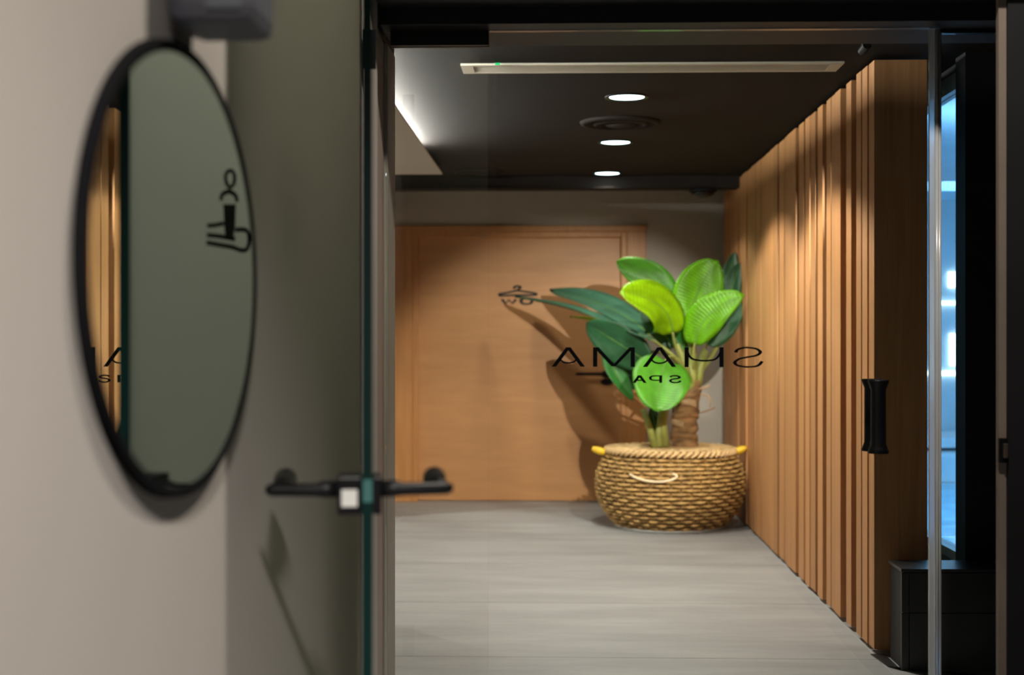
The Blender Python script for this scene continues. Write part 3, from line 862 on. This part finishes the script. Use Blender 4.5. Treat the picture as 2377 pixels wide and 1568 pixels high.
# plaited rim and straw shoulder
vs, fs = [], []; SG = 180
prof_t = [(0.425, 0.507), (0.428, 0.520), (0.412, 0.532), (0.375, 0.538), (0.30, 0.540), (0.15, 0.540), (0.0, 0.540)]
for k in range(SG):
    a = 2 * math.pi * k / SG
    for j, (r, z) in enumerate(prof_t):
        dz = 0.006 * math.sin(30 * a + r * 60) if 0 < j < 5 else 0
        vs.append((r * math.cos(a), r * math.sin(a), z + dz))
n = len(prof_t)
for k in range(SG):
    for j in range(n - 1):
        fs.append((k * n + j, ((k + 1) % SG) * n + j, ((k + 1) % SG) * n + j + 1, k * n + j + 1))
mesh_obj('plaited_rim', vs, fs, M_straw2, bk, True)
for k in range(60):
    a = 2 * math.pi * k / 60
    if k == 0:
        bm = bmesh.new()
        tube_into(bm, [(0.438, -0.035, 0.496), (0.446, -0.012, 0.512), (0.440, 0.014, 0.528), (0.418, 0.036, 0.536)], [0.007, 0.010, 0.010, 0.007], 8)
        p0 = bm_obj('rim_plait', bm, M_straw2, bk, True); s = p0
    else:
        s = bpy.data.objects.new('rim_plait', p0.data); COL.objects.link(s); s.parent = bk
    s.rotation_euler = (0, 0, a)
def knob(px, py, Y, dx, dz, ln=0.052, label=None):
    c = atY(px, py, Y) - BC
    d = Vector((dx, 0, dz)).normalized()
    n = 9; pts = [c + d * ln * (2 * i / (n - 1) - 1) for i in range(n)]
    rad = [0.008 + 0.018 * math.sin(math.pi * (i + 0.6) / (n + 0.2)) ** 0.7 for i in range(n)]
    o = tube('rope_knob', pts, rad, M_yellow, bk, 12)
    o['label'] = 'yellow rope knob'
knob(1391, 1047, 9.62, -1, 0.3)
knob(1716, 1046, 9.62, 1, 0.35)
knob(1630, 1037, 10.0, 1, 0.1, 0.03)
pts = []
for (x, y) in smooth_pts([(700, 525), (760, 560), (860, 590), (980, 603), (1090, 592), (1160, 565), (1170, 540), (1130, 522)], 4):
    px, py = 1300 + x * 0.23138, 980 + y * 0.23138
    p = atY(px, py, 9.15); v = p - BC
    yy = -math.sqrt(max(0.01, (RB(v.z) + 0.016) ** 2 - v.x ** 2))
    p = atY(px, py, BC.y + yy) - BC
    pts.append(p)
o = tube('cord_handle', pts, 0.008, M_cord, bk, 8); o['label'] = 'pale curved cord handle'

# ------------------------------------------------------------------ plant
PLO = Vector((atY(1592, 1040, 9.72).x, 9.72, 0.54))
pt = empty('banana_plant', PLO, 'artificial banana plant with bright green leaves standing in the basket', 'plant')
def Pp(px, py, Y): return atY(px, py, Y) - PLO
lm = {'lime_lit': leaf_mat('leaf_lime_lit', (0.36, 0.64, 0.006), 0.45),  # lime holds overhead and back light in its colour; tones also vary
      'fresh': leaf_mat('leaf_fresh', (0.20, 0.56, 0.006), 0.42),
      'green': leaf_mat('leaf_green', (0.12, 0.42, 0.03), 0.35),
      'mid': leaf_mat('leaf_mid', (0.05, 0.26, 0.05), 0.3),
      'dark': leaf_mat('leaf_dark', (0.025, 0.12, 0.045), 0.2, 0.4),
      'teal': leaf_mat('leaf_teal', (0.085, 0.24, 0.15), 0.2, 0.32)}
TOP = (1612, 880, 9.72)
def leaf(base, ctrl, tip, hw, mat, N=(0, -1, 0.3), fold=0.12, curl=0.0, stem=True, stem_from=None, blunt=0.55, shift=0.0):
    p = bez(Pp(*base), Pp(*ctrl), Pp(*tip), 18); N = Vector(N).normalized()
    W = hw * 9.6 / F
    vs, fs, uv = [], [], []; nc = 9
    for i, q in enumerate(p):
        t = i / 18
        T = (p[min(i + 1, 18)] - p[max(i - 1, 0)]).normalized()
        S = T.cross(N).normalized(); U = S.cross(T).normalized()
        wv = W * (math.sin(math.pi * min(1, max(0, 0.03 + 0.97 * t)) ** 0.85) ** blunt)
        if i == 18: wv = W * 0.03
        for c_ in range(nc):
            s = (c_ / (nc - 1)) * 2 - 1
            wob = 0.012 * math.sin(7 * t + 3 * s) * abs(s)
            vs.append(q + S * (s * wv + shift * wv) + U * (fold * abs(s) * wv - curl * s * s * wv + wob))
            uv.append((c_ / (nc - 1), t))
    for i in range(18):
        for c_ in range(nc - 1):
            fs.append((i * nc + c_, i * nc + c_ + 1, (i + 1) * nc + c_ + 1, (i + 1) * nc + c_))
    o = mesh_obj('leaf', vs, fs, lm[mat], pt, True)
    ul = o.data.uv_layers.new(name='uv')
    for poly in o.data.polygons:
        for li in poly.loop_indices:
            ul.data[li].uv = uv[o.data.loops[li].vertex_index]
    sd = o.modifiers.new('s', 'SOLIDIFY'); sd.thickness = 0.002
    # raised midrib
    tube('midrib', [v - N * 0.001 for v in p[:17]], [0.006 * (1 - 0.8 * k / 16) for k in range(17)], M_rib, o, 6)
    if stem:
        a = Pp(*(stem_from or TOP)); b = Pp(*base)
        tt = (p[1] - p[0]).normalized()
        m = b - tt * (b - a).length * 0.45
        tube('leaf_stem', bez(a, m, b + tt * 0.01, 10), [0.016 - 0.0009 * k for k in range(11)], M_stem, pt, 8)

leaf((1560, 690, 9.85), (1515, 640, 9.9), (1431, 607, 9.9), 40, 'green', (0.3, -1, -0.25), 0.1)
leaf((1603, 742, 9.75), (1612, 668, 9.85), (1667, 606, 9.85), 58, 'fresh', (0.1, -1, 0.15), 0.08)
leaf((1562, 774, 9.55), (1556, 690, 9.45), (1440, 678, 9.25), 58, 'lime_lit', (0.15, -0.9, 0.5), 0.1, 0.15)
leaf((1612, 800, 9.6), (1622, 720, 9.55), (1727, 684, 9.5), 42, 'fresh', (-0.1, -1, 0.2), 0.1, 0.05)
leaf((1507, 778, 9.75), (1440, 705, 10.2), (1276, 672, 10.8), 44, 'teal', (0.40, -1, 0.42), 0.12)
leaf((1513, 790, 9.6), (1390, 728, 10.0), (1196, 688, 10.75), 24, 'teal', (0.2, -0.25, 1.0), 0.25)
leaf((1500, 782, 9.7), (1420, 752, 10.1), (1323, 735, 10.5), 20, 'lime_lit', (0.2, 0.05, 1.0), 0.2)
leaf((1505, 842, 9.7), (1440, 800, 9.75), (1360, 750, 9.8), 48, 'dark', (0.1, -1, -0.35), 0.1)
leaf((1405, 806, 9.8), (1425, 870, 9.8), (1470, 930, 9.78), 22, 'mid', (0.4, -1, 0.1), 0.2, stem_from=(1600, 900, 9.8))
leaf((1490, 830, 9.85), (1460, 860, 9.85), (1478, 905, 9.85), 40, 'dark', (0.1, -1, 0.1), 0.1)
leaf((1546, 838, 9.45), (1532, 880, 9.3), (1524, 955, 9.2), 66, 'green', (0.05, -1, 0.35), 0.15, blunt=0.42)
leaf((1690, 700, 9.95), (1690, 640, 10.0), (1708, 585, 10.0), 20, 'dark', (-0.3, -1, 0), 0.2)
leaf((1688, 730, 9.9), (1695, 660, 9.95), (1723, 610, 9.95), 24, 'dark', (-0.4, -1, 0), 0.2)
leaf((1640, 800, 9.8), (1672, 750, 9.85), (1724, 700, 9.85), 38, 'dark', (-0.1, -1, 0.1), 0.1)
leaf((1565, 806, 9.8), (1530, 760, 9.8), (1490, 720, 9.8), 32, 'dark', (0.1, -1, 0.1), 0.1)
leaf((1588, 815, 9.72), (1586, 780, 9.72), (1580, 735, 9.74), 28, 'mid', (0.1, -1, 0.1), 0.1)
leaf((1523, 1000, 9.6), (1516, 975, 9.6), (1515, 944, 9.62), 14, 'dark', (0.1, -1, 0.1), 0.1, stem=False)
# trunk of wrapped fibre
tr_p = [Pp(1588, 1030, 9.72), Pp(1588, 1005, 9.72), Pp(1590, 970, 9.72), Pp(1594, 930, 9.72), Pp(1606, 900, 9.72), Pp(1612, 880, 9.72)]
o = tube('trunk', [Pp(1588, 1043, 9.72)] + tr_p, [0.10, 0.092, 0.084, 0.082, 0.085, 0.070, 0.045], M_bark, pt, 20)
for k in range(9):       # overlapping bark sheaths
    t = k / 8
    b = Pp(1588 + 10 * t * t, 1038 - 128 * t, 9.72)
    a0 = 2.4 * k
    bm = bmesh.new(); rr = 0.090 - 0.006 * t
    pv = None
    for j in range(13):
        a = a0 + j / 12 * 3.6
        z = 0.03 * math.sin(j / 12 * math.pi)
        c = [bm.verts.new(b + Vector((math.cos(a) * (rr + dr_), math.sin(a) * (rr + dr_), z + dz))) for dr_, dz in ((-0.004, -0.012), (0.008, -0.006), (0.003, 0.035), (-0.006, 0.030))]
        if pv:
            for q in range(4): bm.faces.new((pv[q], pv[(q + 1) % 4], c[(q + 1) % 4], c[q]))
        pv = c
    bm_obj('bark_sheath', bm, M_bark if k % 3 else M_dry, pt, True)
# green false stems rising from the basket
for pts_, r_ in (([(1540, 1037, 9.6), (1536, 985, 9.6), (1545, 930, 9.62), (1560, 880, 9.66)], 0.042), ([(1520, 1038, 9.55), (1510, 1000, 9.55), (1492, 950, 9.55)], 0.028),
                 ([(1530, 1038, 9.55), (1528, 1010, 9.55), (1534, 960, 9.56)], 0.030)):
    tube('false_stem', [Pp(*q) for q in pts_], [r_ * (1 - 0.18 * i) for i in range(len(pts_))], M_stem, pt, 12)
for pts_, r_ in (([(1600, 905, 9.7), (1603, 870, 9.7), (1610, 830, 9.7)], 0.055), ([(1618, 895, 9.72), (1626, 850, 9.74), (1640, 815, 9.76)], 0.035),
                 ([(1600, 890, 9.68), (1588, 845, 9.66), (1572, 800, 9.62)], 0.034)):
    tube('crown_stem', [Pp(*q) for q in pts_], [r_, r_ * 0.8, r_ * 0.45], M_stem, pt, 12)
# dried sheath curls and a twig on the right of the trunk
for pts_, r_ in (([(1618, 905, 9.68), (1638, 900, 9.66), (1648, 894, 9.65)], 0.008), ([(1622, 916, 9.68), (1642, 918, 9.66), (1650, 930, 9.65), (1648, 946, 9.65)], 0.0065),
                 ([(1615, 962, 9.7), (1640, 955, 9.68), (1660, 947, 9.66)], 0.005)):
    tube('dried_sheath' if r_ > 0.006 else 'twig', [Pp(*q) for q in pts_], [r_ * (0.7 if i in (0, len(pts_) - 1) else 1) for i in range(len(pts_))], M_dry if r_ > 0.006 else M_bark, pt, 8)

# ------------------------------------------------------------------ added, unseen lamps of the neighbouring rooms for wall and passage light
def added_room_lamp(loc, energy, label, group, size=140, col=(1, 0.90, 0.78), blend=0.6, aim=(0, 0, -1), soft=0.05):
    r = empty('added_ceiling_lamp', loc, label, 'ceiling light', group=group)
    lathe('shade', [(0.072, 0.0), (0.09, 0.0), (0.09, -0.05), (0.084, -0.05), (0.072, -0.004)], M_blackmetal, r, 32)
    lathe('lamp_disc', [(0.0, -0.002), (0.07, -0.002), (0.07, -0.001)], MATS['lamp_glow'], r, 32)
    spot('added_lamp_beam', (loc[0], loc[1], loc[2] - 0.052), energy, size, blend, col, soft, aim)
added_room_lamp((0.60, 2.30, 3.3), 150, 'added round recessed lamp over the entrance floor by the mirror wall', 'added entrance lamps')
added_room_lamp((0.38, -1.2, 3.3), 1150, 'added black shaded lamp at the back of the entrance room, turned to the mirror wall', 'added entrance lamps', 44, (1, 0.93, 0.86), 1.0, (-0.85, 3.0, -3.3), 0.14)
added_room_lamp((-3.0, 9.0, ZS), 230, 'added round recessed lamp in the open passage', 'added passage lamps', 160)
# invented black spotlight, added to light the plant and cast its door shadow
sp0 = Vector((1.17, 5.45, ZC))
r = empty('added_spotlight', sp0, 'added small black spotlight under the dark ceiling beside the slats', 'spotlight')
aim = (Vector((0.12, YB, 0.55)) - (sp0 - Vector((0, 0, 0.075)))).normalized()
bm = bmesh.new()
tube_into(bm, [(0, 0, 0), (0, 0, -0.025)], 0.012, 14); bm_obj('mount', bm, M_black, r, False)
bm = bmesh.new(); c0 = Vector((0, 0, -0.04))
tube_into(bm, [c0 - aim * 0.028, c0 + aim * 0.022], 0.017, 16); bm_obj('lamp_head', bm, M_black, r, False)
spot('added_spot_beam', sp0 + c0 + aim * 0.04, 620, 33, 0.45, (1, 0.90, 0.78), 0.012, aim)
